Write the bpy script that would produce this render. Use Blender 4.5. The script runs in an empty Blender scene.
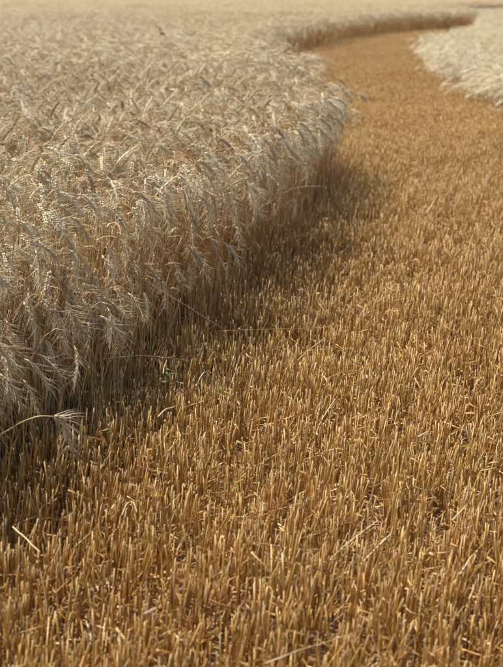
import bpy, math
import numpy as np
from mathutils import Vector, Matrix, Euler

R = math.radians
rng = np.random.default_rng(7)
scene = bpy.context.scene

# ------------------------------------------------------------------ camera
CAM_H = 1.30            # eye height above the soil, metres
FPX = 1350.0            # focal length in photo pixels (photo 503 x 667)
HORIZON = -6.0          # photo row of the horizon
PITCH = math.atan((333.5 - HORIZON) / FPX)
cam_data = bpy.data.cameras.new("camera")
cam = bpy.data.objects.new("camera", cam_data)
scene.collection.objects.link(cam)
cam.location = (0, 0, CAM_H)
cam.rotation_euler = (math.pi / 2 - PITCH, 0, 0)
cam_data.sensor_fit = 'VERTICAL'
cam_data.sensor_height = 36.0
cam_data.lens = 36.0 * FPX / 667.0
cam_data.clip_start = 0.05
cam_data.clip_end = 6000
cam_data.dof.use_dof = True
cam_data.dof.focus_distance = 4.05
cam_data.dof.aperture_fstop = 6.6
scene.camera = cam

# ------------------------------------------------------------------ light
SUN_DIR = Vector((-0.84, 0.48, 1.28)).normalized()      # towards the sun: left, a little behind the crop, high
world = bpy.data.worlds.new("World")
scene.world = world
world.use_nodes = True
wn = world.node_tree.nodes
sky = wn.new("ShaderNodeTexSky")
sky.sky_type = 'NISHITA'
sky.sun_disc = False
sky.sun_elevation = math.asin(SUN_DIR.z)
sky.sun_rotation = math.atan2(SUN_DIR.x, SUN_DIR.y)
bg = wn["Background"]
bg.inputs[1].default_value = 0.095
world.node_tree.links.new(sky.outputs[0], bg.inputs[0])

sun_data = bpy.data.lights.new("sun", 'SUN')
sun_data.energy = 4.8
sun_data.angle = R(0.53)
sun_data.color = (1.0, 0.955, 0.88)
sun = bpy.data.objects.new("sun", sun_data)
scene.collection.objects.link(sun)
sun.rotation_euler = (-SUN_DIR).to_track_quat('-Z', 'Y').to_euler()
sun.location = SUN_DIR * 30

scene.view_settings.view_transform = 'Standard'
scene.view_settings.look = 'None'
scene.view_settings.gamma = 1.0
scene.view_settings.exposure = 1.07
scene.view_settings.use_curve_mapping = False
scene.render.engine = 'CYCLES'
scene.cycles.max_bounces = 4
scene.cycles.diffuse_bounces = 4
scene.cycles.transmission_bounces = 3
scene.cycles.transparent_max_bounces = 4
scene.cycles.use_adaptive_sampling = True
scene.cycles.adaptive_threshold = 0.03
scene.cycles.use_denoising = True
scene.cycles.denoiser = 'OPENIMAGEDENOISE'
scene.cycles.denoising_prefilter = 'ACCURATE'

# ------------------------------------------------------------------ pixel helpers
CP, SP = math.cos(PITCH), math.sin(PITCH)


def ray(px, py):
    x = px - 251.5
    yc = -(py - 333.5)
    return np.array([x, FPX * CP + yc * SP, -FPX * SP + yc * CP]) / FPX


def at_height(px, py, z=0.0):
    d = ray(px, py)
    return np.array([0, 0, CAM_H]) + d * ((z - CAM_H) / d[2])


def at_depth(px, py, y):
    d = ray(px, py)
    return np.array([0, 0, CAM_H]) + d * (y / d[1])


def project(p):
    p = np.atleast_2d(p) - np.array([0, 0, CAM_H])
    depth = p[:, 1] * CP - p[:, 2] * SP
    up = p[:, 1] * SP + p[:, 2] * CP
    return 251.5 + FPX * p[:, 0] / depth, 333.5 - FPX * up / depth, depth


# ------------------------------------------------------------------ field layout on the ground (metres)
CUT_EDGE = np.array([(-2.6, -3.0), (-1.6, 0.0), (-0.98, 2.4), (-0.84, 3.0), (-0.69, 3.65), (-0.58, 4.0), (-0.41, 4.5), (-0.14, 5.3),
                     (0.10, 6.36), (0.32, 7.6), (0.48, 8.6), (0.47, 9.5), (0.22, 11.2), (-0.30, 14.0), (-0.48, 18.0),
                     (-0.25, 23.0), (0.40, 28.8), (1.25, 33.0), (2.9, 40.0), (5.1, 46.0), (7.4, 50.0), (9.0, 60.0), (13.0, 86.0), (40.0, 112.0)])
LEFT_POLY = np.vstack([CUT_EDGE, [(400, 300), (400, 900), (-500, 900), (-500, -3)]])
LODGED_EDGE = np.array([(9.0, 6.0), (3.3, 10.9), (2.66, 12.5), (2.7, 15.2), (2.85, 18.3), (3.1, 22.0), (3.55, 26.5), (4.4, 31.0),
                        (5.9, 36.0), (7.3, 42.5), (8.3, 49.0), (9.9, 60.0), (14.0, 86.0), (40.0, 108.0)])
LODGED_POLY = np.vstack([LODGED_EDGE, [(90, 108), (90, 6)]])


def inside(poly, p):
    x, y = p[:, 0], p[:, 1]
    res = np.zeros(len(p), bool)
    a, b = poly, np.roll(poly, -1, 0)
    for (x0, y0), (x1, y1) in zip(a, b):
        if y0 == y1:
            continue
        hit = ((y0 > y) != (y1 > y)) & (x < (x1 - x0) * (y - y0) / (y1 - y0) + x0)
        res ^= hit
    return res


def edge_distance(line, p):
    """distance to a polyline, and the unit vector from the point towards it"""
    best = np.full(len(p), 1e9)
    vec = np.zeros((len(p), 2))
    for a, b in zip(line[:-1], line[1:]):
        ab = b - a
        t = np.clip(((p - a) @ ab) / (ab @ ab), 0, 1)[:, None]
        q = a + t * ab
        v = q - p
        d = np.hypot(v[:, 0], v[:, 1])
        m = d < best
        best[m] = d[m]
        vec[m] = v[m]
    return best, vec / np.maximum(best, 1e-6)[:, None]


def soil_height(x, y):
    return 0.008 * (np.sin(x * 9.1 + 1.3 * np.sin(y * 5.3)) + np.sin(y * 7.7 + 1.9 * np.sin(x * 6.1))) \
        + 0.006 * np.sin(x * 23.0 + 2 * np.sin(y * 17.0))


# ------------------------------------------------------------------ materials
def mat_base(name):
    m = bpy.data.materials.new(name)
    m.use_nodes = True
    nt = m.node_tree
    for n in list(nt.nodes):
        nt.nodes.remove(n)
    out = nt.nodes.new("ShaderNodeOutputMaterial")
    return m, nt, out


def ramp(nt, stops, fac):
    r = nt.nodes.new("ShaderNodeValToRGB")
    e = r.color_ramp.elements
    while len(e) < len(stops):
        e.new(0.5)
    for el, (p, c) in zip(e, stops):
        el.position = p
        el.color = (*c, 1)
    nt.links.new(fac, r.inputs[0])
    return r.outputs[0]


def math_node(nt, op, a, b=None, clamp=False):
    n = nt.nodes.new("ShaderNodeMath")
    n.operation = op
    n.use_clamp = clamp
    for i, v in enumerate((a, b)):
        if v is None:
            continue
        if isinstance(v, (int, float)):
            n.inputs[i].default_value = v
        else:
            nt.links.new(v, n.inputs[i])
    return n.outputs[0]


def straw_mat(name, stops, rough=0.5, spec=0.4, translucent=0.0, streak=(160, 160, 9), patch=0.25, mottle=0.35, island=True):
    """dry plant tissue: colour varies from straw to straw, along each straw, and over metre-wide patches of the field"""
    m, nt, out = mat_base(name)
    info = nt.nodes.new("ShaderNodeObjectInfo")
    tc = nt.nodes.new("ShaderNodeTexCoord")
    mp = nt.nodes.new("ShaderNodeMapping")
    mp.inputs['Scale'].default_value = streak
    nt.links.new(tc.outputs['Object'], mp.inputs['Vector'])
    add = nt.nodes.new("ShaderNodeVectorMath")
    add.operation = 'ADD'
    comb = nt.nodes.new("ShaderNodeCombineXYZ")
    for k in range(3):
        nt.links.new(math_node(nt, 'MULTIPLY', info.outputs['Random'], 71.0 + 13 * k), comb.inputs[k])
    nt.links.new(mp.outputs[0], add.inputs[0])
    nt.links.new(comb.outputs[0], add.inputs[1])
    nz = nt.nodes.new("ShaderNodeTexNoise")
    nz.inputs['Scale'].default_value = 1.0
    nz.inputs['Detail'].default_value = 2.0
    nt.links.new(add.outputs[0], nz.inputs['Vector'])
    geo = nt.nodes.new("ShaderNodeNewGeometry")
    mp2 = nt.nodes.new("ShaderNodeMapping")
    mp2.inputs['Scale'].default_value = (0.35, 0.9, 0.0)
    nt.links.new(geo.outputs['Position'], mp2.inputs['Vector'])
    pz = nt.nodes.new("ShaderNodeTexNoise")
    pz.inputs['Scale'].default_value = 1.0
    pz.inputs['Detail'].default_value = 3.0
    nt.links.new(mp2.outputs[0], pz.inputs['Vector'])
    # random (0..1) + streaks + field patches
    rnd = info.outputs['Random']
    if island:
        rnd = math_node(nt, 'FRACT', math_node(nt, 'ADD', rnd, geo.outputs['Random Per Island']))
    f = math_node(nt, 'MULTIPLY', rnd, 0.75)
    s = math_node(nt, 'MULTIPLY', math_node(nt, 'SUBTRACT', nz.outputs['Fac'], 0.5), mottle * 3)
    p = math_node(nt, 'MULTIPLY', math_node(nt, 'SUBTRACT', pz.outputs['Fac'], 0.5), patch * 3)
    f = math_node(nt, 'ADD', math_node(nt, 'ADD', f, 0.12), math_node(nt, 'ADD', s, p), clamp=True)
    col = ramp(nt, stops, f)
    bs = nt.nodes.new("ShaderNodeBsdfPrincipled")
    nt.links.new(col, bs.inputs['Base Color'])
    bs.inputs['Roughness'].default_value = rough
    bs.inputs['Specular IOR Level'].default_value = spec
    if translucent > 0:
        tr = nt.nodes.new("ShaderNodeBsdfTranslucent")
        nt.links.new(col, tr.inputs['Color'])
        mx = nt.nodes.new("ShaderNodeMixShader")
        mx.inputs[0].default_value = translucent
        nt.links.new(bs.outputs[0], mx.inputs[1])
        nt.links.new(tr.outputs[0], mx.inputs[2])
        nt.links.new(mx.outputs[0], out.inputs['Surface'])
    else:
        nt.links.new(bs.outputs[0], out.inputs['Surface'])
    return m


M_STUB = straw_mat("stubble_straw", [(0.0, (0.18, 0.064, 0.013)), (0.2, (0.35, 0.17, 0.037)), (0.5, (0.52, 0.30, 0.072)),
                                      (0.78, (0.61, 0.40, 0.13)), (1.0, (0.50, 0.38, 0.205))], 0.42, 0.45, 0.30, patch=0.33)
M_CUT = straw_mat("cut_straw_pith", [(0.0, (0.62, 0.42, 0.18)), (1.0, (0.80, 0.64, 0.38))], 0.6, 0.3, 0.15)
M_SHEATH = straw_mat("dry_leaf_sheath", [(0.0, (0.24, 0.095, 0.022)), (0.35, (0.42, 0.22, 0.055)), (0.75, (0.58, 0.36, 0.115)),
                                          (1.0, (0.74, 0.58, 0.36))], 0.5, 0.35, 0.3, streak=(60, 60, 25))
M_STEM = straw_mat("wheat_stem_straw", [(0.0, (0.23, 0.10, 0.028)), (0.3, (0.38, 0.195, 0.058)), (0.65, (0.50, 0.30, 0.11)),
                                         (1.0, (0.58, 0.42, 0.23))], 0.42, 0.45, 0.1, streak=(120, 120, 6))
M_EAR = straw_mat("ripe_wheat_ear", [(0.0, (0.33, 0.19, 0.08)), (0.22, (0.54, 0.40, 0.215)), (0.6, (0.66, 0.525, 0.315)),
                                      (1.0, (0.72, 0.61, 0.41))], 0.5, 0.4, 0.22, streak=(150, 150, 150), island=False)
M_AWN = straw_mat("wheat_awn", [(0.0, (0.60, 0.47, 0.26)), (0.4, (0.77, 0.65, 0.40)), (1.0, (0.86, 0.77, 0.55))], 0.38, 0.5, 0.38, mottle=0.1, island=False)
M_LEAF = straw_mat("dry_wheat_leaf", [(0.0, (0.30, 0.17, 0.075)), (0.4, (0.50, 0.33, 0.155)), (1.0, (0.68, 0.52, 0.31))], 0.55, 0.3, 0.40,
                   streak=(50, 50, 20))
M_PALE_EAR = straw_mat("bleached_ear", [(0.0, (0.52, 0.40, 0.22)), (0.5, (0.74, 0.63, 0.39)), (1.0, (0.88, 0.79, 0.55))], 0.4, 0.5, 0.15)
M_PALE_STEM = straw_mat("bleached_straw", [(0.0, (0.40, 0.27, 0.12)), (0.5, (0.70, 0.57, 0.32)), (1.0, (0.88, 0.79, 0.55))], 0.35, 0.5, 0.2)
M_PALE_STRAW = straw_mat("pale_loose_straw", [(0.0, (0.50, 0.34, 0.14)), (0.5, (0.62, 0.46, 0.23)), (1.0, (0.74, 0.63, 0.42))], 0.35, 0.5, 0.1)
M_GREEN = straw_mat("green_weed_leaf", [(0.0, (0.09, 0.12, 0.02)), (1.0, (0.18, 0.22, 0.045))], 0.5, 0.4, 0.3)
M_PETAL = straw_mat("white_petal", [(0.0, (0.8, 0.8, 0.78)), (1.0, (0.85, 0.85, 0.83))], 0.6, 0.3, 0.3)


M_PALE_AWN = straw_mat("bleached_awn", [(0.0, (0.68, 0.55, 0.34)), (1.0, (0.86, 0.78, 0.58))], 0.35, 0.5, 0.35, mottle=0.1, island=False)
M_FAR = straw_mat("distant_wheat_top", [(0.0, (0.27, 0.235, 0.185)), (0.5, (0.35, 0.31, 0.255)), (1.0, (0.42, 0.38, 0.32))], 0.9, 0.1, 0.0, streak=(3, 1.2, 3), mottle=0.3)


M_GOLD = straw_mat("golden_chopped_straw", [(0.0, (0.42, 0.235, 0.06)), (0.5, (0.55, 0.335, 0.10)), (1.0, (0.66, 0.45, 0.17))], 0.5, 0.3, 0.25, patch=0.33)


def soil_material():
    m, nt, out = mat_base("field_soil")
    tc = nt.nodes.new("ShaderNodeTexCoord")
    n1 = nt.nodes.new("ShaderNodeTexNoise")
    n1.inputs['Scale'].default_value = 38
    n1.inputs['Detail'].default_value = 8
    n1.inputs['Roughness'].default_value = 0.7
    nt.links.new(tc.outputs['Object'], n1.inputs['Vector'])
    mp = nt.nodes.new("ShaderNodeMapping")
    mp.inputs['Scale'].default_value = (110, 300, 60)
    mp.inputs['Rotation'].default_value = (0, 0, 0.7)
    nt.links.new(tc.outputs['Object'], mp.inputs['Vector'])
    n2 = nt.nodes.new("ShaderNodeTexVoronoi")
    n2.inputs['Scale'].default_value = 1.0
    nt.links.new(mp.outputs[0], n2.inputs['Vector'])
    f = math_node(nt, 'ADD', math_node(nt, 'MULTIPLY', n1.outputs['Fac'], 0.7), math_node(nt, 'MULTIPLY', n2.outputs['Color'], 0.3))
    col = ramp(nt, [(0.3, (0.075, 0.034, 0.012)), (0.5, (0.15, 0.07, 0.024)), (0.64, (0.24, 0.125, 0.043)), (0.8, (0.30, 0.17, 0.07))], f)
    bs = nt.nodes.new("ShaderNodeBsdfPrincipled")
    bs.inputs['Roughness'].default_value = 0.9
    nt.links.new(col, bs.inputs['Base Color'])
    bp = nt.nodes.new("ShaderNodeBump")
    bp.inputs['Strength'].default_value = 0.7
    bp.inputs['Distance'].default_value = 0.01
    nt.links.new(f, bp.inputs['Height'])
    nt.links.new(bp.outputs[0], bs.inputs['Normal'])
    nt.links.new(bs.outputs[0], out.inputs['Surface'])
    return m


# ------------------------------------------------------------------ mesh helpers
class Geo:
    """collects vertices and faces; each face remembers a material slot"""

    def __init__(self):
        self.v, self.f, self.m = [], [], []

    def tube(self, pts, rad, sides=6, mat=0, cap=True, phase=0.0):
        pts = np.asarray(pts, float)
        n = len(pts)
        rad = np.broadcast_to(rad, (n,))
        tang = np.gradient(pts, axis=0)
        tang /= np.linalg.norm(tang, axis=1)[:, None] + 1e-12
        ref = np.array([0.0, 1.0, 0.0]) if abs(tang[0][1]) < 0.9 else np.array([1.0, 0, 0])
        base = len(self.v)
        ang = phase + np.arange(sides) * 2 * math.pi / sides
        for i in range(n):
            a = np.cross(tang[i], ref)
            a /= np.linalg.norm(a) + 1e-12
            b = np.cross(tang[i], a)
            ref = -np.cross(tang[i], a) if False else ref
            for t in ang:
                self.v.append(tuple(pts[i] + rad[i] * (a * math.cos(t) + b * math.sin(t))))
        for i in range(n - 1):
            for k in range(sides):
                k2 = (k + 1) % sides
                self.f.append((base + i * sides + k, base + i * sides + k2, base + (i + 1) * sides + k2, base + (i + 1) * sides + k))
                self.m.append(mat)
        if cap:
            self.f.append(tuple(base + (n - 1) * sides + k for k in range(sides)))
            self.m.append(mat)
        return base

    def spine(self, pts, rad, sides=3, mat=0):
        """tube that ends in a point"""
        pts = np.asarray(pts, float)
        base = self.tube(pts[:-1], rad[:-1] if np.ndim(rad) else rad, sides, mat, cap=False)
        tip = len(self.v)
        self.v.append(tuple(pts[-1]))
        last = base + (len(pts) - 2) * sides
        for k in range(sides):
            self.f.append((last + k, last + (k + 1) % sides, tip))
            self.m.append(mat)

    def strip(self, pts, side, widths, mat=0, fold=0.0, up=None):
        """leaf blade: three rails so it can be folded along its midrib"""
        pts = np.asarray(pts, float)
        n = len(pts)
        base = len(self.v)
        for i in range(n):
            s = np.asarray(side[i]) * widths[i]
            u = np.asarray(up[i]) * widths[i] * fold if up is not None else 0
            self.v += [tuple(pts[i] - s + u), tuple(pts[i]), tuple(pts[i] + s + u)]
        for i in range(n - 1):
            for k in range(2):
                a = base + i * 3 + k
                self.f.append((a, a + 1, a + 4, a + 3))
                self.m.append(mat)

    def spindle(self, c, d, side, length, width, mat=0, sides=5):
        """a husk-like spikelet"""
        d = d / np.linalg.norm(d)
        a = np.cross(d, side)
        a /= np.linalg.norm(a) + 1e-9
        b = np.cross(d, a)
        base = len(self.v)
        self.v.append(tuple(c))
        for t, w in ((0.28, 0.9), (0.62, 1.0)):
            for k in range(sides):
                ang = k * 2 * math.pi / sides
                self.v.append(tuple(c + d * length * t + width * w * (a * math.cos(ang) * 0.8 + b * math.sin(ang))))
        self.v.append(tuple(c + d * length))
        for k in range(sides):
            k2 = (k + 1) % sides
            self.f += [(base, base + 1 + k2, base + 1 + k),
                       (base + 1 + k, base + 1 + k2, base + 1 + sides + k2, base + 1 + sides + k),
                       (base + 1 + sides + k, base + 1 + sides + k2, base + 1 + 2 * sides)]
            self.m += [mat] * 3

    def add(self, other, offset=(0, 0, 0), matmap=None, rotz=0.0, tilt=0.0, scale=1.0):
        b = len(self.v)
        c, s = math.cos(rotz), math.sin(rotz)
        ct, st = math.cos(tilt), math.sin(tilt)
        for x, y, z in other.v:
            x, z = x * ct + z * st, -x * st + z * ct
            self.v.append(((x * c - y * s) * scale + offset[0], (x * s + y * c) * scale + offset[1], z * scale + offset[2]))
        for f, m in zip(other.f, other.m):
            self.f.append(tuple(i + b for i in f))
            self.m.append(m if matmap is None else matmap[m])

    def mesh(self, name, mats, smooth=True):
        me = bpy.data.meshes.new(name)
        me.from_pydata([tuple(map(float, v)) for v in self.v], [], self.f)
        for m in mats:
            me.materials.append(m)
        me.polygons.foreach_set("material_index", np.array(self.m, np.int32))
        if smooth:
            me.polygons.foreach_set("use_smooth", np.ones(len(self.f), bool))
        me.update()
        return me


def link(name, mesh, parent=None, loc=(0, 0, 0), rot=(0, 0, 0), scale=1.0):
    o = bpy.data.objects.new(name, mesh)
    scene.collection.objects.link(o)
    o.location = loc
    o.rotation_euler = rot
    o.scale = (scale, scale, scale)
    if parent:
        o.parent = parent
    return o


def tag(o, label, cat, group=None):
    o["label"] = label
    o["category"] = cat
    if group:
        o["group"] = group
    return o


# ------------------------------------------------------------------ scatter: one object, instances from a hidden store of forms
def store(prefix, meshes):
    col = bpy.data.collections.new(prefix)
    for i, me in enumerate(meshes):
        col.objects.link(bpy.data.objects.new(f"{prefix}_{i:03d}", me))
    return col


def scatter(name, pts, rot, scl, idx, col, label, cat):
    me = bpy.data.meshes.new(name)
    me.from_pydata([tuple(map(float, p)) for p in pts], [], [])
    a = me.attributes.new("rot", 'FLOAT_VECTOR', 'POINT')
    a.data.foreach_set("vector", np.asarray(rot, np.float32).ravel())
    a = me.attributes.new("scl", 'FLOAT', 'POINT')
    a.data.foreach_set("value", np.asarray(scl, np.float32))
    a = me.attributes.new("idx", 'INT', 'POINT')
    a.data.foreach_set("value", np.asarray(idx, np.int32))
    o = link(name, me)
    ng = bpy.data.node_groups.new(name + "_scatter", 'GeometryNodeTree')
    ng.interface.new_socket("Geometry", in_out='INPUT', socket_type='NodeSocketGeometry')
    ng.interface.new_socket("Geometry", in_out='OUTPUT', socket_type='NodeSocketGeometry')
    N, L = ng.nodes, ng.links
    gi, go = N.new("NodeGroupInput"), N.new("NodeGroupOutput")
    ci = N.new("GeometryNodeCollectionInfo")
    ci.inputs['Collection'].default_value = col
    ci.inputs['Separate Children'].default_value = True
    ci.inputs['Reset Children'].default_value = True
    iop = N.new("GeometryNodeInstanceOnPoints")
    iop.inputs['Pick Instance'].default_value = True

    def attr(n, t):
        x = N.new("GeometryNodeInputNamedAttribute")
        x.data_type = t
        x.inputs['Name'].default_value = n
        return x.outputs['Attribute']
    e2r = N.new("FunctionNodeEulerToRotation")
    L.new(attr("rot", 'FLOAT_VECTOR'), e2r.inputs[0])
    L.new(gi.outputs[0], iop.inputs['Points'])
    L.new(ci.outputs[0], iop.inputs['Instance'])
    L.new(attr("idx", 'INT'), iop.inputs['Instance Index'])
    L.new(e2r.outputs[0], iop.inputs['Rotation'])
    L.new(attr("scl", 'FLOAT'), iop.inputs['Scale'])
    L.new(iop.outputs[0], go.inputs[0])
    md = o.modifiers.new("scatter", 'NODES')
    md.node_group = ng
    o["kind"] = "stuff"
    return tag(o, label, cat)


# ================================================================== GROUND
def axis(breaks):
    out = []
    for a, b, s in breaks:
        out += list(np.arange(a, b, s))
    return np.array(out + [breaks[-1][1]])


def build_ground():
    xs = axis([(-900, -40, 86), (-40, -3, 3.7), (-3, 3, 0.06), (3, 40, 3.7), (40, 900, 86)])
    ys = axis([(-30, 1, 3.1), (1, 12, 0.06), (12, 60, 2), (60, 2400, 180)])
    X, Y = np.meshgrid(xs, ys)
    near = (np.abs(X) < 3.05) & (Y < 12.1) & (Y > 0.9)
    Z = np.where(near, soil_height(X, Y), 0.0)
    nx, ny = len(xs), len(ys)
    i = np.arange(nx * ny).reshape(ny, nx)
    f = np.stack([i[:-1, :-1], i[:-1, 1:], i[1:, 1:], i[1:, :-1]], -1).reshape(-1, 4)
    me = bpy.data.meshes.new("ground")
    me.from_pydata(np.stack([X, Y, Z], -1).reshape(-1, 3).tolist(), [], f.tolist())
    me.materials.append(soil_material())
    me.polygons.foreach_set("use_smooth", np.ones(len(f), bool))
    o = link("ground", me)
    o["kind"] = "structure"


build_ground()


# ================================================================== STUBBLE
def stub_form(k):
    """a cut wheat stalk: hollow straw with a node, a ragged slanting cut; returns (straw, sheath or None)"""
    g, sh = Geo(), None
    h = rng.uniform(0.11, 0.178) if k % 6 else rng.uniform(0.05, 0.10)
    r0 = rng.uniform(0.0012, 0.00195)
    lean = rng.normal(0, 0.05)
    bow = rng.normal(0, 0.10)
    n = 6
    zs = np.linspace(-0.02, h, n)
    pts = np.array([(lean * z + bow * z * z / h, 0.3 * bow * z * z / h, z) for z in zs])
    if k % 7 == 3:                    # kinked over by the cutter bar
        a_ = rng.uniform(0.7, 1.9)
        for i_ in (4, 5):
            step_ = (zs[1] - zs[0]) * 0.9
            pts[i_] = pts[i_ - 1] + step_ * np.array([math.sin(a_), 0.25, math.cos(a_)])
    node = rng.uniform(0.03, 0.09)
    rad = np.array([r0 * (1.12 - 0.25 * max(z, 0) / h) * (1.28 if abs(z - node) < 0.013 else 1.0) for z in zs])
    sides = 7
    base = g.tube(pts, rad, sides, 0, cap=False)
    slant = rng.uniform(-1.6, 1.6)
    rim = []
    for q in range(sides):            # ragged cut
        i = base + (n - 1) * sides + q
        x, y, z = g.v[i]
        g.v[i] = (x, y, z + (x - pts[-1][0]) * slant + rng.uniform(-0.002, 0.003))
        rim.append(i)
    cen = pts[-1]
    b2 = len(g.v)                     # inner wall, then a plug deeper in the straw
    for i in rim:
        x, y, z = g.v[i]
        g.v.append((cen[0] + (x - cen[0]) * 0.66, cen[1] + (y - cen[1]) * 0.66, z - 0.0004))
    for i in rim:
        x, y, z = g.v[i]
        g.v.append((cen[0] + (x - cen[0]) * 0.6, cen[1] + (y - cen[1]) * 0.6, cen[2] - 0.012))
    for q in range(sides):
        q2 = (q + 1) % sides
        g.f += [(rim[q], rim[q2], b2 + q2, b2 + q), (b2 + q, b2 + q2, b2 + sides + q2, b2 + sides + q)]
        g.m += [1, 1]
    g.f.append(tuple(b2 + sides + q for q in range(sides)))
    g.m.append(1)
    if k % 5 < 4:                     # what is left of the leaf sheath, peeling away
        sh = Geo()
        a0 = rng.uniform(0, 6.28)
        z0 = rng.uniform(0.01, 0.05)
        z1 = h * rng.uniform(0.55, 1.05)
        m = 6
        peel = rng.uniform(0.002, 0.02) if k % 3 else rng.uniform(0.02, 0.05)
        P, S, U, W = [], [], [], []
        for t in np.linspace(0, 1, m):
            z = z0 + (z1 - z0) * t - (peel * 0.7 * t ** 3)
            off = r0 * 1.25 + peel * t ** 2.2
            a = a0 + 0.8 * t * rng.uniform(0.4, 1)
            c = np.array([lean * z + bow * z * z / h, 0.3 * bow * z * z / h, z])
            o_ = np.array([math.cos(a), math.sin(a), 0])
            P.append(c + o_ * off)
            S.append((-math.sin(a), math.cos(a), 0))
            U.append(-o_)
            W.append(r0 * (1.25 - 0.75 * t))
        sh.strip(P, S, W, 0, 0.75, U)
    return g, sh, h


STUBS = [stub_form(k) for k in range(40)]
STUB_MESH = [g.mesh("cut_stalk", [M_STUB, M_CUT]) for g, s, h in STUBS]
SHEATH_MESH = [s.mesh("leaf_sheath", [M_SHEATH]) if s else None for g, s, h in STUBS]


def stub_whole(k):
    g, s, h = STUBS[k]
    w = Geo()
    w.add(g)
    if s:
        w.add(s, matmap={0: 2})
    return w.mesh("stub_whole", [M_STUB, M_CUT, M_SHEATH])


STUB_STORE = store("stub_forms", [stub_whole(k) for k in range(len(STUBS))])


def stub_points():
    """drilled rows that follow the cut edge, tillers in little clumps along each row"""
    ang = math.atan2(0.22, 1.0)
    e_along = np.array([math.sin(ang), math.cos(ang)])
    e_across = np.array([math.cos(ang), -math.sin(ang)])
    P = []

    def band(y0, y1, halfw, row, step, tillers, sd):
        # sample rows over a rectangle that covers the band, then cut to the band
        L = np.arange(y0 - 4, y1 + 4, step)
        W = np.arange(-halfw - 16, halfw + 16, row)
        for w in W:
            n = rng.poisson(tillers, len(L))
            l = np.repeat(L + rng.uniform(-step / 2, step / 2, len(L)), n)
            q = np.outer(l, e_along) + (w + rng.normal(0, 0.012)) * e_across
            q += rng.normal(0, sd, q.shape)
            m = (q[:, 1] >= y0) & (q[:, 1] < y1) & (np.abs(q[:, 0]) < 0.21 * q[:, 1] + 0.75)
            P.append(q[m])
    band(1.7, 7.0, 2.3, 0.095, 0.0145, 4.4, 0.025)
    band(7.0, 12.0, 3.8, 0.095, 0.02, 3.2, 0.028)
    p = np.vstack(P)
    # bare gaps where the drill or the wheels missed
    gap = np.ones(len(p), bool)
    for gx, gy, rx, ry in [(at_height(186, 575)[0], at_height(186, 575)[1], 0.03, 0.13),
                           (at_height(374, 545)[0], at_height(374, 545)[1], 0.028, 0.22),
                           (at_height(432, 540)[0], at_height(432, 540)[1], 0.03, 0.12),
                           (at_height(462, 405)[0], at_height(462, 405)[1], 0.05, 0.13),
                           (at_height(242, 462)[0], at_height(242, 462)[1], 0.045, 0.10),
                           (at_height(60, 540)[0], at_height(60, 540)[1], 0.02, 0.12),
                           (at_height(450, 250)[0], at_height(450, 250)[1], 0.10, 0.22)]:
        gap &= ((p[:, 0] - gx) / rx) ** 2 + ((p[:, 1] - gy) / ry) ** 2 > rng.uniform(0.6, 1.2, len(p))
    p = p[gap]
    keep = ~inside(LODGED_POLY, p)
    inl = inside(LEFT_POLY, p)
    d, _ = edge_distance(CUT_EDGE, p)
    keep &= ~(inl & (d > 0.02))
    return p[keep]


sp = stub_points()
n = len(sp)
s_idx = rng.integers(0, len(STUBS), n)
s_scl = rng.uniform(0.82, 1.18, n) * np.where(rng.random(n) < 0.1, 0.7, 1.0)
s_rot = np.stack([rng.normal(0, 0.07, n), rng.normal(0, 0.07, n), rng.uniform(0, 6.28, n)], 1)
# most stalks lean a little to the right, some are knocked over
knock = rng.random(n) < 0.06
tilt_amt = np.where(knock, rng.uniform(0.35, 1.2, n), np.abs(rng.normal(0.07, 0.08, n)))
tilt_dir = np.where(knock, rng.uniform(0, 6.28, n), rng.normal(-0.2, 0.6, n))
s_rot = []
for a, d in zip(tilt_amt, tilt_dir):
    m_ = Matrix.Rotation(a, 3, Vector((-math.sin(d), math.cos(d), 0))) @ Matrix.Rotation(rng.uniform(0, 6.28), 3, 'Z')
    s_rot.append(tuple(m_.to_euler()))
s_rot = np.array(s_rot)
s_pos = np.column_stack([sp, np.where((np.abs(sp[:, 0]) < 3) & (sp[:, 1] < 12), soil_height(sp[:, 0], sp[:, 1]), 0) - 0.004])

tip = s_pos + np.array([0, 0, 0.13])
tx, ty, td = project(tip)
in_frame = (tx > 3) & (tx < 500) & (ty > 5) & (ty < 655)
order = np.argsort(np.where(in_frame & ~knock, td, 1e9))[:300]
chosen = np.zeros(n, bool)
chosen[order] = True


def stub_label(px):
    if px < 125:
        return "golden cut wheat stalk in the nearest stubble, bottom left of the picture"
    if px < 250:
        return "golden cut wheat stalk in the nearest stubble, left of the bottom centre"
    if px < 375:
        return "golden cut wheat stalk in the nearest stubble, right of the bottom centre"
    return "golden cut wheat stalk in the nearest stubble, bottom right of the picture"


for i in order:
    k = int(s_idx[i])
    o = link("cut_stalk", STUB_MESH[k], None, s_pos[i], s_rot[i], float(s_scl[i]))
    tag(o, ("sheath covered " if SHEATH_MESH[k] else "bare hollow ") + stub_label(tx[i]), "stubble stalk", "nearest cut stalks of the stubble")
    if SHEATH_MESH[k]:
        link("leaf_sheath", SHEATH_MESH[k], o)

rest = ~chosen
scatter("stubble", s_pos[rest], s_rot[rest], s_scl[rest], s_idx[rest], STUB_STORE,
        "golden brown cut wheat stubble covering the mown strip beside the crop", "stubble")


def stub_tile():
    w = Geo()
    for _ in range(56):
        g_, s_, h_ = STUBS[int(rng.integers(0, len(STUBS)))]
        off = (rng.uniform(-0.18, 0.18), rng.uniform(-0.18, 0.18), 0)
        rz = rng.uniform(0, 6.28)
        w.add(g_, off, rotz=rz, tilt=rng.normal(0, 0.12), scale=rng.uniform(0.8, 1.15))
        if s_:
            w.add(s_, off, matmap={0: 2}, rotz=rz, scale=1.0)
    return w.mesh("stub_tile", [M_STUB, M_CUT, M_SHEATH])


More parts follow.
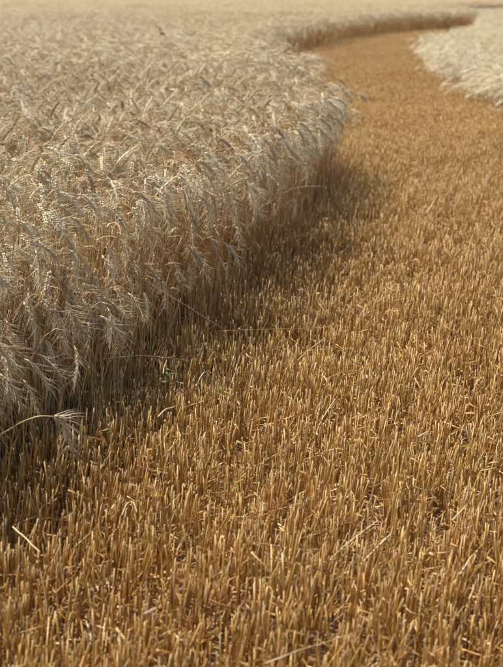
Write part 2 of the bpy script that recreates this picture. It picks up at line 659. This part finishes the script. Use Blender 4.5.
TILE_STORE = store("stub_tiles", [stub_tile() for _ in range(12)])
gx, gyy = np.meshgrid(np.arange(-13, 14, 0.3), np.arange(12.1, 62, 0.3))
q = np.column_stack([gx.ravel(), gyy.ravel()]) + rng.uniform(-0.1, 0.1, (gx.size, 2))
q = q[(np.abs(q[:, 0]) < 0.21 * q[:, 1] + 0.75) & ~inside(LODGED_POLY, q) & ~inside(LEFT_POLY, q)]
n = len(q)
scatter("far_stubble", np.column_stack([q, np.zeros(n)]), np.column_stack([np.zeros(n), np.zeros(n), rng.uniform(0, 6.28, n)]),
        rng.uniform(0.88, 1.1, n), rng.integers(0, 12, n), TILE_STORE,
        "blurred golden stubble of the strip curving away in the distance", "stubble")


# ================================================================== LITTER: chopped straw and chaff between the stalks
def litter_form(k):
    g = Geo()
    L = rng.uniform(0.012, 0.06)
    if k % 2 == 0:      # curled leaf scrap
        m = 6
        P, S, U, W = [], [], [], []
        curl = rng.uniform(-2.2, 2.2)
        for t in np.linspace(0, 1, m):
            a = curl * t
            P.append((L * (t - 0.5), L * 0.25 * math.sin(a), 0.006 + 0.35 * L * abs(math.sin(a * 0.8))))
            tw = rng.uniform(-0.3, 0.3) + 2.2 * t
            S.append((0, math.cos(tw), math.sin(tw)))
            U.append((0, -math.sin(tw), math.cos(tw)))
            W.append(0.0036 * math.sin(math.pi * (0.12 + 0.8 * t)))
        g.strip(P, S, W, 0, 0.5, U)
    else:               # broken straw
        b = rng.normal(0, 0.12)
        P = [(L * (t - 0.5), b * L * (t - 0.5) ** 2 * 4, 0.004 + 0.05 * L * t) for t in np.linspace(0, 1, 4)]
        g.tube(P, np.full(4, rng.uniform(0.0013, 0.0024)), 5, 0)
    return g


LITTER = [litter_form(k) for k in range(24)]


def litter_tile(count=80, half=0.13):
    """a hand-sized mat of scraps: some on the soil, some caught between the stalks"""
    w = Geo()
    for _ in range(count):
        k = int(rng.integers(0, 24))
        lift = rng.uniform(0.0, 0.02) if rng.random() < 0.55 else rng.uniform(0.0, 0.11)
        w.add(LITTER[k], (rng.uniform(-half, half), rng.uniform(-half, half), lift), matmap={0: (0 if k % 4 < 2 else 1) if k % 12 else 2},
              rotz=rng.uniform(0, 6.28), tilt=rng.normal(0, 0.4), scale=rng.uniform(0.45, 1.0))
    return w.mesh("litter_tile", [M_SHEATH, M_STUB, M_PALE_STRAW] if count == 80 else [M_GOLD, M_GOLD, M_CUT])


LITTER_STORE = store("litter_forms", [litter_tile() for _ in range(14)] + [litter_tile(130, 0.16) for _ in range(10)])
gx, gyy = np.meshgrid(np.arange(-3.2, 3.4, 0.165), np.arange(1.6, 15, 0.165))
q = np.column_stack([gx.ravel(), gyy.ravel()]) + rng.uniform(-0.09, 0.09, (gx.size, 2))
m = (np.abs(q[:, 0]) < 0.21 * q[:, 1] + 0.6) & ~inside(LODGED_POLY, q)
q = q[m]
d, _ = edge_distance(CUT_EDGE, q)
q = q[~(inside(LEFT_POLY, q) & (d > 0.4))]
gx, gyy = np.meshgrid(np.arange(-13, 14, 0.3), np.arange(11.0, 60, 0.3))
q2 = np.column_stack([gx.ravel(), gyy.ravel()]) + rng.uniform(-0.12, 0.12, (gx.size, 2))
q2 = q2[(np.abs(q2[:, 0]) < 0.21 * q2[:, 1] + 0.6) & ~inside(LODGED_POLY, q2) & ~inside(LEFT_POLY, q2)]
q = np.vstack([q, q2])
n = len(q)
scatter("straw_litter", np.column_stack([q, np.full(n, 0.002)]), np.column_stack([np.zeros(n), np.zeros(n), rng.uniform(0, 6.28, n)]),
        np.where(q[:, 1] > 11, 1.15, 1.0) * rng.uniform(0.9, 1.1, n), np.where(q[:, 1] > 11, rng.integers(14, 24, n), rng.integers(0, 14, n)), LITTER_STORE,
        "short broken straw and chaff lying between the cut stalks", "straw litter")


# ================================================================== WHEAT PLANTS
def curve(H, lean0, bow, neck, ear_len, ear_turn, step=0.02):
    """stem then ear, in the x-z plane, bending towards +x; angle from vertical grows along the way"""
    p = np.array([0.0, 0.0, -0.02])
    pts, ang = [p.copy()], []
    L = H
    ns = max(10, int(L / 0.035))
    ds = L / ns
    th = lean0
    for i in range(ns):
        s = (i + 1) / ns
        th = lean0 + bow * s ** 2 + neck * max(0.0, (s - 0.82) / 0.18) ** 1.5
        p = p + ds * np.array([math.sin(th), 0, math.cos(th)])
        pts.append(p.copy())
    stem = np.array(pts)
    e = [p.copy()]
    ne = 9
    for i in range(ne):
        th += ear_turn / ne
        p = p + ear_len / ne * np.array([math.sin(th), 0, math.cos(th)])
        e.append(p.copy())
    return stem, np.array(e)


def wheat_form(H, lean0, bow, neck, ear_turn, leaves=2, awn_n=2, detail=True):
    """returns stem, ear, beard, leaf Geo objects"""
    ear_len = rng.uniform(0.075, 0.1)
    stem, ear = curve(H, lean0, bow, neck, ear_len, ear_turn)
    wob = rng.normal(0, 0.004, 3)
    stem[:, 1] += np.sin(np.linspace(0, 5, len(stem)) + wob[0] * 100) * wob[1]
    stem[:, 1] -= stem[0, 1]
    ear[:, 1] += stem[-1, 1]
    gs, ge, gb, gl = Geo(), Geo(), Geo(), []
    n = len(stem)
    rad = np.interp(np.linspace(0, 1, n), [0, 0.55, 0.75, 1], [0.0023, 0.0021, 0.0014, 0.0011])
    gs.tube(stem, rad, 5 if detail else 3, 0)
    # ear: rachis plus two ranks of overlapping spikelets
    tg = np.gradient(ear, axis=0)
    tg /= np.linalg.norm(tg, axis=1)[:, None]
    roll = rng.uniform(0, math.pi)
    ns = 20 if detail else 7
    if not detail:
        ge.tube(ear, np.interp(np.linspace(0, 1, len(ear)), [0, 0.15, 0.8, 1], [0.002, 0.0055, 0.005, 0.001]), 5, 0)
    for i in range(ns):
        t = (i + 0.5) / ns * (len(ear) - 1)
        j = min(int(t), len(ear) - 2)
        c = ear[j] + (ear[j + 1] - ear[j]) * (t - j)
        T = tg[j]
        B = np.array([0, 1.0, 0])
        Nn = np.cross(T, B)
        o = (B * math.cos(roll) + Nn * math.sin(roll)) * (1 if i % 2 else -1)
        o2 = np.cross(T, o)
        w = 0.0042 * (1 - 0.45 * abs(i / ns - 0.4)) * rng.uniform(0.85, 1.1)
        dirv = T * 1.0 + o * rng.uniform(0.18, 0.34) + o2 * rng.normal(0, 0.1)
        if detail:
            ge.spindle(c + o * 0.0012, dirv, B if abs(T[1]) < 0.9 else Nn, 0.0165, w, 0)
        for a in range(awn_n if (i % 4 or not detail) else 1):
            la = rng.uniform(0.035, 0.075) * (1 if detail else 1.1)
            dd = T * 1.0 + o * rng.uniform(0.1, 1.3) + o2 * rng.normal(0, 0.6)
            dd /= np.linalg.norm(dd)
            p0 = c + o * 0.003 + T * 0.009
            flare = o * rng.uniform(-0.03, 0.03) + o2 * rng.normal(0, 0.012) + np.array([0, 0, -0.008])
            pts = [p0, p0 + dd * la * 0.5 + flare * 0.25, p0 + dd * la + flare]
            gb.spine(pts, np.array([0.00056, 0.0004, 0.0]) * (1 if detail else 2.0), 3, 0)
    # dry leaves
    for q in range(leaves):
        s = rng.uniform(0.25, 0.8)
        j = int(s * (n - 1))
        c = stem[j]
        a = rng.uniform(0, 6.28)
        o = np.array([math.cos(a), math.sin(a), 0])
        side0 = np.array([-math.sin(a), math.cos(a), 0])
        Lf = rng.uniform(0.07, 0.16)
        th = rng.uniform(0.1, 0.6)
        dth = rng.uniform(1.6, 3.6)
        p = c.copy()
        P, S, U, W = [], [], [], []
        m = 8
        tw = rng.uniform(-2.5, 2.5)
        for i in range(m):
            t = i / (m - 1)
            ang = th + dth * t ** 0.8
            d = o * math.sin(ang) + np.array([0, 0, math.cos(ang)])
            if i:
                p = p + d * Lf / (m - 1)
            up = np.cross(d, side0)
            ct, st = math.cos(tw * t), math.sin(tw * t)
            P.append(p.copy())
            S.append(side0 * ct + up * st)
            U.append(up * ct - side0 * st)
            W.append(0.0042 * (1 - t) ** 0.6 + 0.0004)
        lf = Geo()
        lf.strip(P, S, W, 0, 0.45, U)
        gl.append(lf)
    return gs, ge, gb, gl


def whole(parts, mats):
    w = Geo()
    for i, p in enumerate(parts[:3]):
        w.add(p, matmap={0: i})
    for p in parts[3]:
        w.add(p, matmap={0: 3})
    return w


CROP_MATS = [M_STEM, M_EAR, M_AWN, M_LEAF]
PALE_MATS = [M_PALE_STEM, M_PALE_EAR, M_PALE_AWN, M_PALE_STEM]

FORMS = []
for k in range(26):
    H = rng.uniform(0.66, 0.80)
    kind = k % 13
    if kind == 0:       # nearly upright ear
        a = (H - 0.03, rng.uniform(0.02, 0.1), 0.1, rng.uniform(0.1, 0.4), 0.4)
    elif kind in (1, 2):
        a = (H, rng.uniform(0.02, 0.1), rng.uniform(0.1, 0.2), rng.uniform(1.0, 1.5), rng.uniform(0.6, 1.0))
    else:               # hooked over, ear hanging
        a = (H + 0.03, rng.uniform(0.0, 0.08), rng.uniform(0.0, 0.2), rng.uniform(1.6, 2.5), rng.uniform(0.4, 0.8))
    FORMS.append(wheat_form(*a, leaves=2))
# short or bowed plants for the outer edge of the crop
EDGE0 = len(FORMS)
for k in range(14):
    H = rng.uniform(0.56, 0.80)
    FORMS.append(wheat_form(H, rng.uniform(0.0, 0.06), rng.uniform(0.05, 0.3), rng.uniform(1.7, 2.5), rng.uniform(0.4, 0.8), leaves=1))
LOW0 = len(FORMS)
for k in range(10):
    H = rng.uniform(0.42, 0.66)
    FORMS.append(wheat_form(H, rng.uniform(0.06, 0.2), rng.uniform(0.2, 0.5), rng.uniform(1.5, 2.3), rng.uniform(0.3, 0.7), leaves=2))
# bare stalks that make up the brown wall under the ears
BARE0 = len(FORMS)
for k in range(8):
    H = rng.uniform(0.35, 0.6)
    gs, ge, gb, gl = wheat_form(H, rng.normal(0, 0.09), rng.uniform(-0.1, 0.15), 0.1, 0.1, leaves=0)
    FORMS.append((gs, Geo(), Geo(), gl))
PART_MESH = [[p.mesh(nm, [mt]) if p.v else None for p, nm, mt in zip(f[:3], ("stem", "ear", "beard"), CROP_MATS)]
             + [[p.mesh("leaf", [M_LEAF]) for p in f[3]]] for f in FORMS]
WHEAT_STORE = store("wheat_forms", [whole(f, None).mesh("wheat_whole", CROP_MATS) for f in FORMS])


def in_view(p, margin=0.9):
    return (np.abs(p[:, 0]) < 0.20 * p[:, 1] + margin)


def fill(y0, y1, density, poly, margin=0.9):
    w = 0.20 * y1 + margin
    N = int(density * (y1 - y0) * 2 * w)
    p = np.column_stack([rng.uniform(-w, w, N), rng.uniform(y0, y1, N)])
    return p[in_view(p, margin) & inside(poly, p)]


wp = np.vstack([fill(1.8, 7.0, 400, LEFT_POLY, 0.95), fill(7.0, 12.5, 330, LEFT_POLY)])
# the outermost rows are thick with leafless side shoots
t_ = rng.random(5000)
seg = np.column_stack([np.interp(t_, np.linspace(0, 1, 11), CUT_EDGE[2:13, i]) for i in (0, 1)])
seg += np.column_stack([rng.uniform(-0.3, 0.0, len(seg)), np.zeros(len(seg))])
side_shoots = seg[inside(LEFT_POLY, seg) & (seg[:, 1] > 2)]
t_ = rng.random(1500)
strays = np.column_stack([np.interp(t_, np.linspace(0, 1, 9), CUT_EDGE[3:12, i]) for i in (0, 1)])
strays += np.column_stack([np.abs(rng.normal(0, 0.16, len(strays))), rng.normal(0, 0.05, len(strays))])
# extra eared plants thicken the rows along the cut edge
t_ = rng.random(420)
eared = np.column_stack([np.interp(t_, np.linspace(0, 1, 9), CUT_EDGE[3:12, i]) for i in (0, 1)])
eared += np.column_stack([rng.uniform(-0.28, -0.01, len(eared)), rng.normal(0, 0.05, len(eared))])
t_ = rng.random(75)
near_left = np.column_stack([np.interp(t_, np.linspace(0, 1, 4), CUT_EDGE[2:6, i]) for i in (0, 1)])
near_left += np.column_stack([rng.uniform(-0.22, 0.03, len(near_left)), rng.normal(0, 0.05, len(near_left))])
near_left = near_left[near_left[:, 1] > 2.85]
wp = np.vstack([wp, eared, near_left, side_shoots, strays])
n = len(wp)
wd, wout = edge_distance(CUT_EDGE, wp)
edge = wd < 0.16
w_idx = rng.integers(0, EDGE0, n)
pick = rng.random(n)
w_idx = np.where(edge & (pick < 0.45), rng.integers(EDGE0, LOW0, n), w_idx)
w_idx = np.where((wd < 0.24) & (pick < np.interp(wp[:, 1], [4.0, 4.4, 5.2, 9.0], [0.70, 0.50, 0.26, 0.08])), rng.integers(LOW0, BARE0, n), w_idx)
w_idx = np.where((wd < 0.5) & (pick > 0.76), rng.integers(BARE0, len(FORMS), n), w_idx)
shoots = len(side_shoots) + len(strays)
w_idx[-shoots:] = rng.integers(BARE0, len(FORMS), shoots)
a_ = n - shoots - len(near_left)
w_idx[a_:n - shoots] = rng.integers(LOW0, BARE0, len(near_left))
w_idx[a_ - len(eared):a_] = rng.integers(EDGE0, LOW0, len(eared))
# farther along the edge the plants stand tall and the bare stalks show below the ears
tall = (wp[:, 1] > 4.75 + rng.normal(0, 0.2, n)) & (w_idx >= EDGE0) & (w_idx < BARE0) & (rng.random(n) < 0.88)
w_idx = np.where(tall, rng.integers(3, 13, n) + 13 * rng.integers(0, 2, n), w_idx)
az = rng.normal(-0.35, 0.75, n)
loose = rng.random(n) < 0.12
az = np.where(loose, rng.uniform(0, 6.28, n), az)
out_az = np.arctan2(wout[:, 1], wout[:, 0]) - 0.25
az = np.where(edge & (rng.random(n) < np.where(wp[:, 1] < 4.05, 0.75, 0.15)), out_az + rng.normal(0, 0.9, n), az)
lean = rng.normal(0.02, 0.05, n)
w_scl = rng.uniform(0.92, 1.06, n)
w_scl[-len(strays):] = rng.uniform(0.3, 0.8, len(strays)) * np.clip(1.15 - wd[-len(strays):] * 2.0, 0.5, 1)
lean[-len(strays):] += rng.normal(0, 0.15, len(strays))
w_rot = np.column_stack([rng.normal(0, 0.05, n), lean, az])
w_pos = np.column_stack([wp, np.zeros(n)])
w_pos[:, 2] = np.where((np.abs(wp[:, 0]) < 3) & (wp[:, 1] < 12), soil_height(wp[:, 0], wp[:, 1]), 0) - 0.003

# the plants that show largest: along the nearer part of the cut edge, ears in the frame
ear_at = w_pos + np.column_stack([0.12 * np.cos(az), 0.12 * np.sin(az), np.full(n, 0.62)])
ex, ey, ed = project(ear_at)
ok = (ex > 2) & (ex < 345) & (ey > 60) & (w_idx < BARE0) & (wd < 0.55)
score = np.where(ok, ed + 4.0 * wd, 1e9)
order = np.argsort(score)[:300]
chosen = np.zeros(n, bool)
chosen[order] = True
WHEAT_LABELS = [(60, "ripe bearded wheat plant on the crop edge nearest the left frame border"),
                (130, "ripe bearded wheat plant on the crop edge behind the left foreground"),
                (215, "ripe bearded wheat plant midway along the shaded crop edge"),
                (999, "ripe bearded wheat plant near the far rounded crop corner")]


def FORM_LOOK(k):
    if k >= EDGE0:
        return "outward bowed "
    return {0: "upright eared ", 1: "half nodding ", 2: "half nodding "}.get(k % 13, "fully hooked ")


for i in order:
    k = int(w_idx[i])
    e = link("wheat_plant", None, None, w_pos[i], w_rot[i], float(w_scl[i]))
    lab = FORM_LOOK(k) + next(l for lim, l in WHEAT_LABELS if ex[i] < lim)
    tag(e, lab, "wheat plant", "wheat plants along the cut edge")
    ms = PART_MESH[k]
    link("stem", ms[0], e)
    er = link("ear", ms[1], e)
    link("beard", ms[2], er)
    for lm in ms[3]:
        link("leaf", lm, e)
rest = ~chosen
scatter("standing_wheat", w_pos[rest], w_rot[rest], w_scl[rest], w_idx[rest], WHEAT_STORE,
        "dense ripe bearded wheat crop standing left of the mown strip", "wheat crop")


# ---- farther crop: clumps of plants
def clump(mats, count, radius, hmin, hmax, lodged=False):
    w = Geo()
    for _ in range(count):
        H = rng.uniform(hmin, hmax)
        if lodged:
            f = wheat_form(H, rng.uniform(0.2, 0.55), rng.uniform(0.3, 0.8), rng.uniform(0.2, 0.9), rng.uniform(0.2, 0.6), 2, 2, False)
        else:
            f = wheat_form(H, rng.uniform(0.02, 0.12), rng.uniform(0.1, 0.3), rng.uniform(0.8, 2.4), rng.uniform(0.4, 0.9), 1, 3, False)
        a, r = rng.uniform(0, 6.28), radius * math.sqrt(rng.random())
        w.add(whole(f, None), (r * math.cos(a), r * math.sin(a), 0), rotz=rng.normal(0, 0.4 if lodged else 0.7))
    return w.mesh("clump", mats)


FAR_STORE = store("far_clump_forms", [clump(CROP_MATS, 12, 0.22, 0.66, 0.82) for _ in range(10)])
LODGED_STORE = store("lodged_clump_forms", [clump(PALE_MATS, 10, 0.11, 0.42, 0.62, True) for _ in range(10)])

fp = np.vstack([fill(12.3, 26.0, 20, LEFT_POLY, 1.5), fill(26.0, 60.0, 13, LEFT_POLY, 3.0), fill(60, 110.0, 5.5, LEFT_POLY, 5.0), fill(110, 230.0, 3.0, LEFT_POLY, 8.0)])
t_ = rng.random(900)
far_face = np.column_stack([np.interp(t_, np.linspace(0, 1, 10), CUT_EDGE[12:22, i]) for i in (0, 1)]) + rng.normal(0, 0.28, (900, 2))
fp = np.vstack([fp, far_face[far_face[:, 1] > 12.5]])
n = len(fp)
scatter("far_wheat", np.column_stack([fp, np.zeros(n)]),
        np.column_stack([np.zeros(n), rng.normal(0.0, 0.05, n), rng.normal(-0.3, 0.8, n)]),
        rng.uniform(0.9, 1.1, n) * np.where(fp[:, 1] > 60, 1.1, 1.0), rng.integers(0, 10, n), FAR_STORE,
        "pale ripe wheat field reaching away beyond the bend of the strip", "wheat crop")

lp = np.vstack([fill(10.0, 50.0, 22, LODGED_POLY, 2.5), fill(50.0, 108.0, 7, LODGED_POLY, 4.0)])
n = len(lp)
ld, lo = edge_distance(LODGED_EDGE, lp)
laz = math.pi + 0.55 + 0.7 * np.sin(lp[:, 0] * 3.1 + 1.7 * np.sin(lp[:, 1] * 1.3)) + rng.normal(0, 0.3, n)
scatter("lodged_wheat", np.column_stack([lp, np.zeros(n)]),
        np.column_stack([rng.normal(0, 0.12, n), rng.normal(0.05, 0.12, n), laz]),
        rng.uniform(0.85, 1.1, n), rng.integers(0, 10, n), LODGED_STORE,
        "bleached cream wheat leaning over at the right side of the strip", "wheat crop")


# ---- closed canopy far away, where single plants cannot be told apart
def far_canopy():
    ys = np.concatenate([np.arange(48, 150, 1.2), np.arange(150, 700, 9)])
    V, F = [], []
    nx = 90
    for y in ys:
        x0 = -0.26 * y - 10
        edge_x = np.interp(y, CUT_EDGE[11:, 1], CUT_EDGE[11:, 0]) - 1.2 if y < 112 else 1e9
        x1 = min(0.26 * y + 10, edge_x)
        for x in np.linspace(x0, x1, nx):
            V.append((x, y, 0.55 + 0.05 * math.sin(x * 2.3 + y) + rng.normal(0, 0.035)))
    for j in range(len(ys) - 1):
        for i in range(nx - 1):
            a = j * nx + i
            F.append((a, a + 1, a + nx + 1, a + nx))
    me = bpy.data.meshes.new("far_canopy")
    me.from_pydata(V, [], F)
    me.materials.append(M_FAR)
    o = link("far_wheat_canopy", me)
    o["kind"] = "stuff"
    tag(o, "hazy pale top of the wheat field at the upper frame border", "wheat crop")


far_canopy()


# ================================================================== SINGLE THINGS
def smooth_path(pts, n=14):
    """Catmull-Rom through the given points"""
    p = [np.asarray(x, float) for x in pts]
    p = [2 * p[0] - p[1]] + p + [2 * p[-1] - p[-2]]
    out = []
    seg = len(p) - 3
    for i in range(seg):
        for t in np.linspace(0, 1, max(3, n // seg), endpoint=(i == seg - 1)):
            a, b, c, d = p[i:i + 4]
            out.append(0.5 * (2 * b + (c - a) * t + (2 * a - 5 * b + 4 * c - d) * t * t + (3 * b - a - 3 * c + d) * t ** 3))
    return np.array(out)


def loose_straw(name, pix, label, rad=0.0018, mat=None, cat="straw", group=None):
    """pix: (px, py, height) triples along a straw; the height is that of the stalks it leans on"""
    pts = np.array([at_height(*t) for t in pix])
    o0 = pts[0].copy()
    path = smooth_path(pts - o0)
    if len(path) > 8:      # straws are never quite straight
        path[1:-1] += np.cumsum(rng.normal(0, 0.004 * np.linalg.norm(path[-1]), (len(path) - 2, 3)), 0) * np.sin(np.linspace(0, math.pi, len(path)))[1:-1, None]
    g = Geo()
    g.tube(path, np.linspace(rad, rad * 0.7, len(path)), 6, 0)
    o = link(name, g.mesh(name, [mat or M_PALE_STRAW]), None, o0)
    return tag(o, label, cat, group)


def gy(px, py, z=0.0):
    return at_height(px, py, z)[1]


loose_straw("bent_straw", [(228, 190, 0.53), (262, 171, 0.54), (300, 153, 0.50), (335, 147, 0.42), (352, 149, 0.36)],
            "long pale straw arching out from the crop corner over the stubble", 0.003)
loose_straw("bent_straw", [(256, 211, 0.39), (285, 191, 0.38), (312, 184, 0.34), (322, 186, 0.30)],
            "shorter grey straw curving just below the long arching straw at the corner", 0.0025)
loose_straw("bent_straw", [(266, 241, 0.18), (300, 236, 0.18), (340, 228, 0.185), (366, 228, 0.16)],
            "thin pale straw lying almost level across the stubble tops below the crop corner", 0.0014, M_SHEATH)
loose_straw("bent_straw", [(150, 284, 0.36), (180, 302, 0.28), (205, 317, 0.22), (222, 328, 0.16)],
            "pale straw slanting down to the right out of the dark crop edge", 0.0017)
loose_straw("bent_straw", [(96, 360, 0.2), (135, 356, 0.21), (165, 358, 0.2), (196, 362, 0.18)],
            "thin straw lying level in front of the shaded crop edge", 0.0012)
loose_straw("bent_straw", [(215, 331, 0.18), (260, 329, 0.19), (310, 328, 0.19), (345, 324, 0.18)],
            "long thin straw lying level across the middle of the stubble", 0.0011, M_SHEATH)
loose_straw("bent_straw", [(266, 663, 0.16), (300, 650, 0.18), (340, 637, 0.18), (362, 630, 0.16)],
            "pale straw lying across the stalks at the bottom edge of the picture", 0.0013, M_SHEATH)
loose_straw("straw_fragment", [(144, 614, 0.18), (156, 608, 0.18)], "bright white bit of straw caught on the stalks at bottom left", 0.0021)
loose_straw("straw_fragment", [(13, 527, 0.18), (26, 538, 0.18), (40, 552, 0.18)], "pale diagonal straw fragment near the left frame border", 0.0016)
loose_straw("straw_fragment", [(80, 335, 0.18), (89, 342, 0.18)], "small bright straw fragment in front of the dark crop edge", 0.002)
loose_straw("straw_fragment", [(122, 515, 0.18), (127, 504, 0.18), (133, 502, 0.18), (137, 512, 0.18)],
            "hooked pale straw standing among the stalks at left", 0.0015)
loose_straw("straw_fragment", [(158, 417, 0.18), (165, 409, 0.18), (174, 407, 0.18)], "curled white straw scrap below the small green weed", 0.002)
loose_straw("straw_fragment", [(163, 374, 0.18), (165, 366, 0.18), (167, 360, 0.18)], "short upright white straw scrap beside the green weed", 0.0018)
loose_straw("straw_fragment", [(196, 386, 0.18), (202, 376, 0.18), (205, 372, 0.18)], "short slanting white straw scrap between the two green weeds", 0.0018)
loose_straw("straw_fragment", [(426, 213, 0.18), (431, 206, 0.18), (434, 201, 0.18)], "pale straw fragment leaning in the stubble at right", 0.003)
loose_straw("straw_fragment", [(452, 521, 0.18), (462, 510, 0.18), (467, 505, 0.18)], "grey straw fragment leaning over a dark gap at bottom right", 0.0022)
loose_straw("straw_fragment", [(418, 437, 0.18), (424, 433, 0.18), (429, 431, 0.18)], "bright straw fragment lying on the stubble at right", 0.0022)

# scattered pale stalks knocked flat over the right half of the stubble
for _ in range(16):
    px, py = rng.uniform(270, 500), rng.uniform(235, 600)
    y0 = gy(px, py, 0.11)
    L = rng.uniform(0.07, 0.22)
    a = rng.normal(0.75, 0.45)
    c = at_depth(px, py, y0)
    dirv = np.array([math.cos(a) * 0.6, math.sin(a) * 0.6, 0]) + np.array([0, 0, rng.normal(0.18, 0.22)])
    dirv /= np.linalg.norm(dirv)
    side = np.array([-dirv[1], dirv[0], 0]) * rng.normal(0, 0.1)
    path = smooth_path([np.zeros(3), dirv * L * 0.5 + side * L, dirv * L], 8)
    g = Geo()
    g.tube(path, np.full(len(path), rng.uniform(0.0009, 0.0014)), 5, 0)
    o = link("fallen_straw", g.mesh("fallen_straw", [M_PALE_STRAW]), None, c - dirv * L / 2)
    tag(o, "pale broken straw lying slanted on the sunlit stubble of the right half", "straw", "fallen straws on the right half")


# the bent ear hanging over the stubble in the left foreground
def hanging_ear():
    D = 3.1
    pts = [at_depth(-14, 452, D + .05), at_depth(12, 428, D + .03), at_depth(36, 417, D), at_depth(54, 416.5, D)]
    o0 = np.array([pts[0][0], pts[0][1], pts[0][2]])
    root = at_height(-32, 500)
    root[1] = D + 0.02
    root[2] = 0.0
    root[0] = pts[0][0] - 0.07
    e = link("bent_wheat_plant", None, None, root)
    tag(e, "single bent wheat ear hanging over the stubble at the left", "wheat plant")
    path = smooth_path([np.zeros(3)] + [p - root for p in pts], 24)
    g = Geo()
    g.tube(path, np.linspace(0.0022, 0.0015, len(path)), 6, 0)
    link("stem", g.mesh("stem", [M_PALE_STRAW]), e)
    ear = smooth_path([at_depth(54, 416.5, D) - root, at_depth(63, 421, D) - root, at_depth(67, 433, D) - root, at_depth(68, 450, D) - root], 16)
    ge, gb = Geo(), Geo()
    tg = np.gradient(ear, axis=0)
    tg /= np.linalg.norm(tg, axis=1)[:, None]
    B = np.array([0, 1.0, 0])
    ns = 22
    for i in range(ns):
        j = min(int((i + .5) / ns * (len(ear) - 1)), len(ear) - 2)
        c, T = ear[j], tg[j]
        o = np.cross(T, B) * (1 if i % 2 else -1)
        ge.spindle(c + o * 0.001, T + o * 0.35, B, 0.0145, 0.0042, 0)
        for a in range(2):
            la = rng.uniform(0.055, 0.085)
            dd = T + o * rng.uniform(0.25, 1.0) + B * rng.normal(0, 0.4)
            dd /= np.linalg.norm(dd)
            p0 = c + o * 0.003
            gb.spine([p0, p0 + dd * la * .5, p0 + dd * la + np.array([0, 0, -.008])], np.array([.0007, .0005, 0]), 3, 0)
    er = link("ear", ge.mesh("ear", [M_EAR]), e)
    link("beard", gb.mesh("beard", [M_AWN]), er)


hanging_ear()


# green weeds coming up in the stubble
def weed(px, py, depth, label, size=0.065, blades=7, width=0.0048):
    c = at_depth(px, py, depth)
    h = c[2] + size * 0.4
    e = link("green_weed", None, None, (c[0], c[1], 0.0))
    tag(e, label, "weed", "small green weeds")
    st = Geo()
    st.tube([(0, 0, -0.01), (0.004, 0, h * 0.5), (0.002, 0.003, h)], np.array([0.0016, 0.0014, 0.001]), 5, 0)
    link("stem", st.mesh("stem", [M_GREEN]), e)
    for b in range(blades):
        a = b * 2.4 + rng.uniform(-.4, .4)
        o = np.array([math.cos(a), math.sin(a), 0])
        s = np.array([-math.sin(a), math.cos(a), 0])
        z0 = h * rng.uniform(0.55, 1.0)
        P, S, U, W = [], [], [], []
        L = size * rng.uniform(0.35, 0.7)
        for t in np.linspace(0, 1, 6):
            ang = 0.4 + 1.3 * t
            P.append(np.array([0, 0, z0]) + o * L * t * math.sin(ang) + np.array([0, 0, L * t * math.cos(ang)]))
            S.append(s)
            U.append((0, 0, 1))
            W.append(width * math.sin(math.pi * (0.08 + 0.9 * t)))
        g = Geo()
        g.strip(P, S, W, 0, 0.4, U)
        link("leaf", g.mesh("leaf", [M_GREEN]), e)


weed(168, 383, gy(168, 383, 0.10), "small green weed among the stubble nearest the dark crop edge")
weed(222, 402, gy(222, 402, 0.11), "larger green weed in the stubble left of the picture centre", 0.075, 9)
weed(258, 329, gy(258, 329, 0.10), "tiny green weed near the middle of the stubble strip", 0.08, 6)
weed(161, 33, gy(161, 33, 0.88), "lone green weed standing above the distant wheat", 0.16, 14, 0.016)


def white_flower():
    y0 = gy(172, 90, 0.80)
    c = at_depth(172, 90, y0)
    e = link("white_flower", None, None, (c[0], c[1], 0.0))
    tag(e, "small white flower standing out above the wheat ears", "flower")
    st = Geo()
    st.tube([(0, 0, -0.01), (0.01, 0, c[2] * .5), (0, 0, c[2])], np.array([0.0015, 0.0013, 0.001]), 5, 0)
    link("stem", st.mesh("stem", [M_GREEN]), e)
    for b in range(6):
        a = b * math.pi / 3
        o = np.array([math.cos(a), math.sin(a), 0])
        s = np.array([-math.sin(a), math.cos(a), 0])
        g = Geo()
        T = np.linspace(0, 1, 5)
        P = [np.array([0, 0, c[2]]) + o * 0.016 * t + np.array([0, 0, 0.006 * t * t]) for t in T]
        g.strip(P, [s] * 5, [0.007 * math.sin(math.pi * (0.1 + 0.85 * t)) for t in T], 0, 0.2, [(0, 0, 1)] * 5)
        link("petal", g.mesh("petal", [M_PETAL]), e)


white_flower()
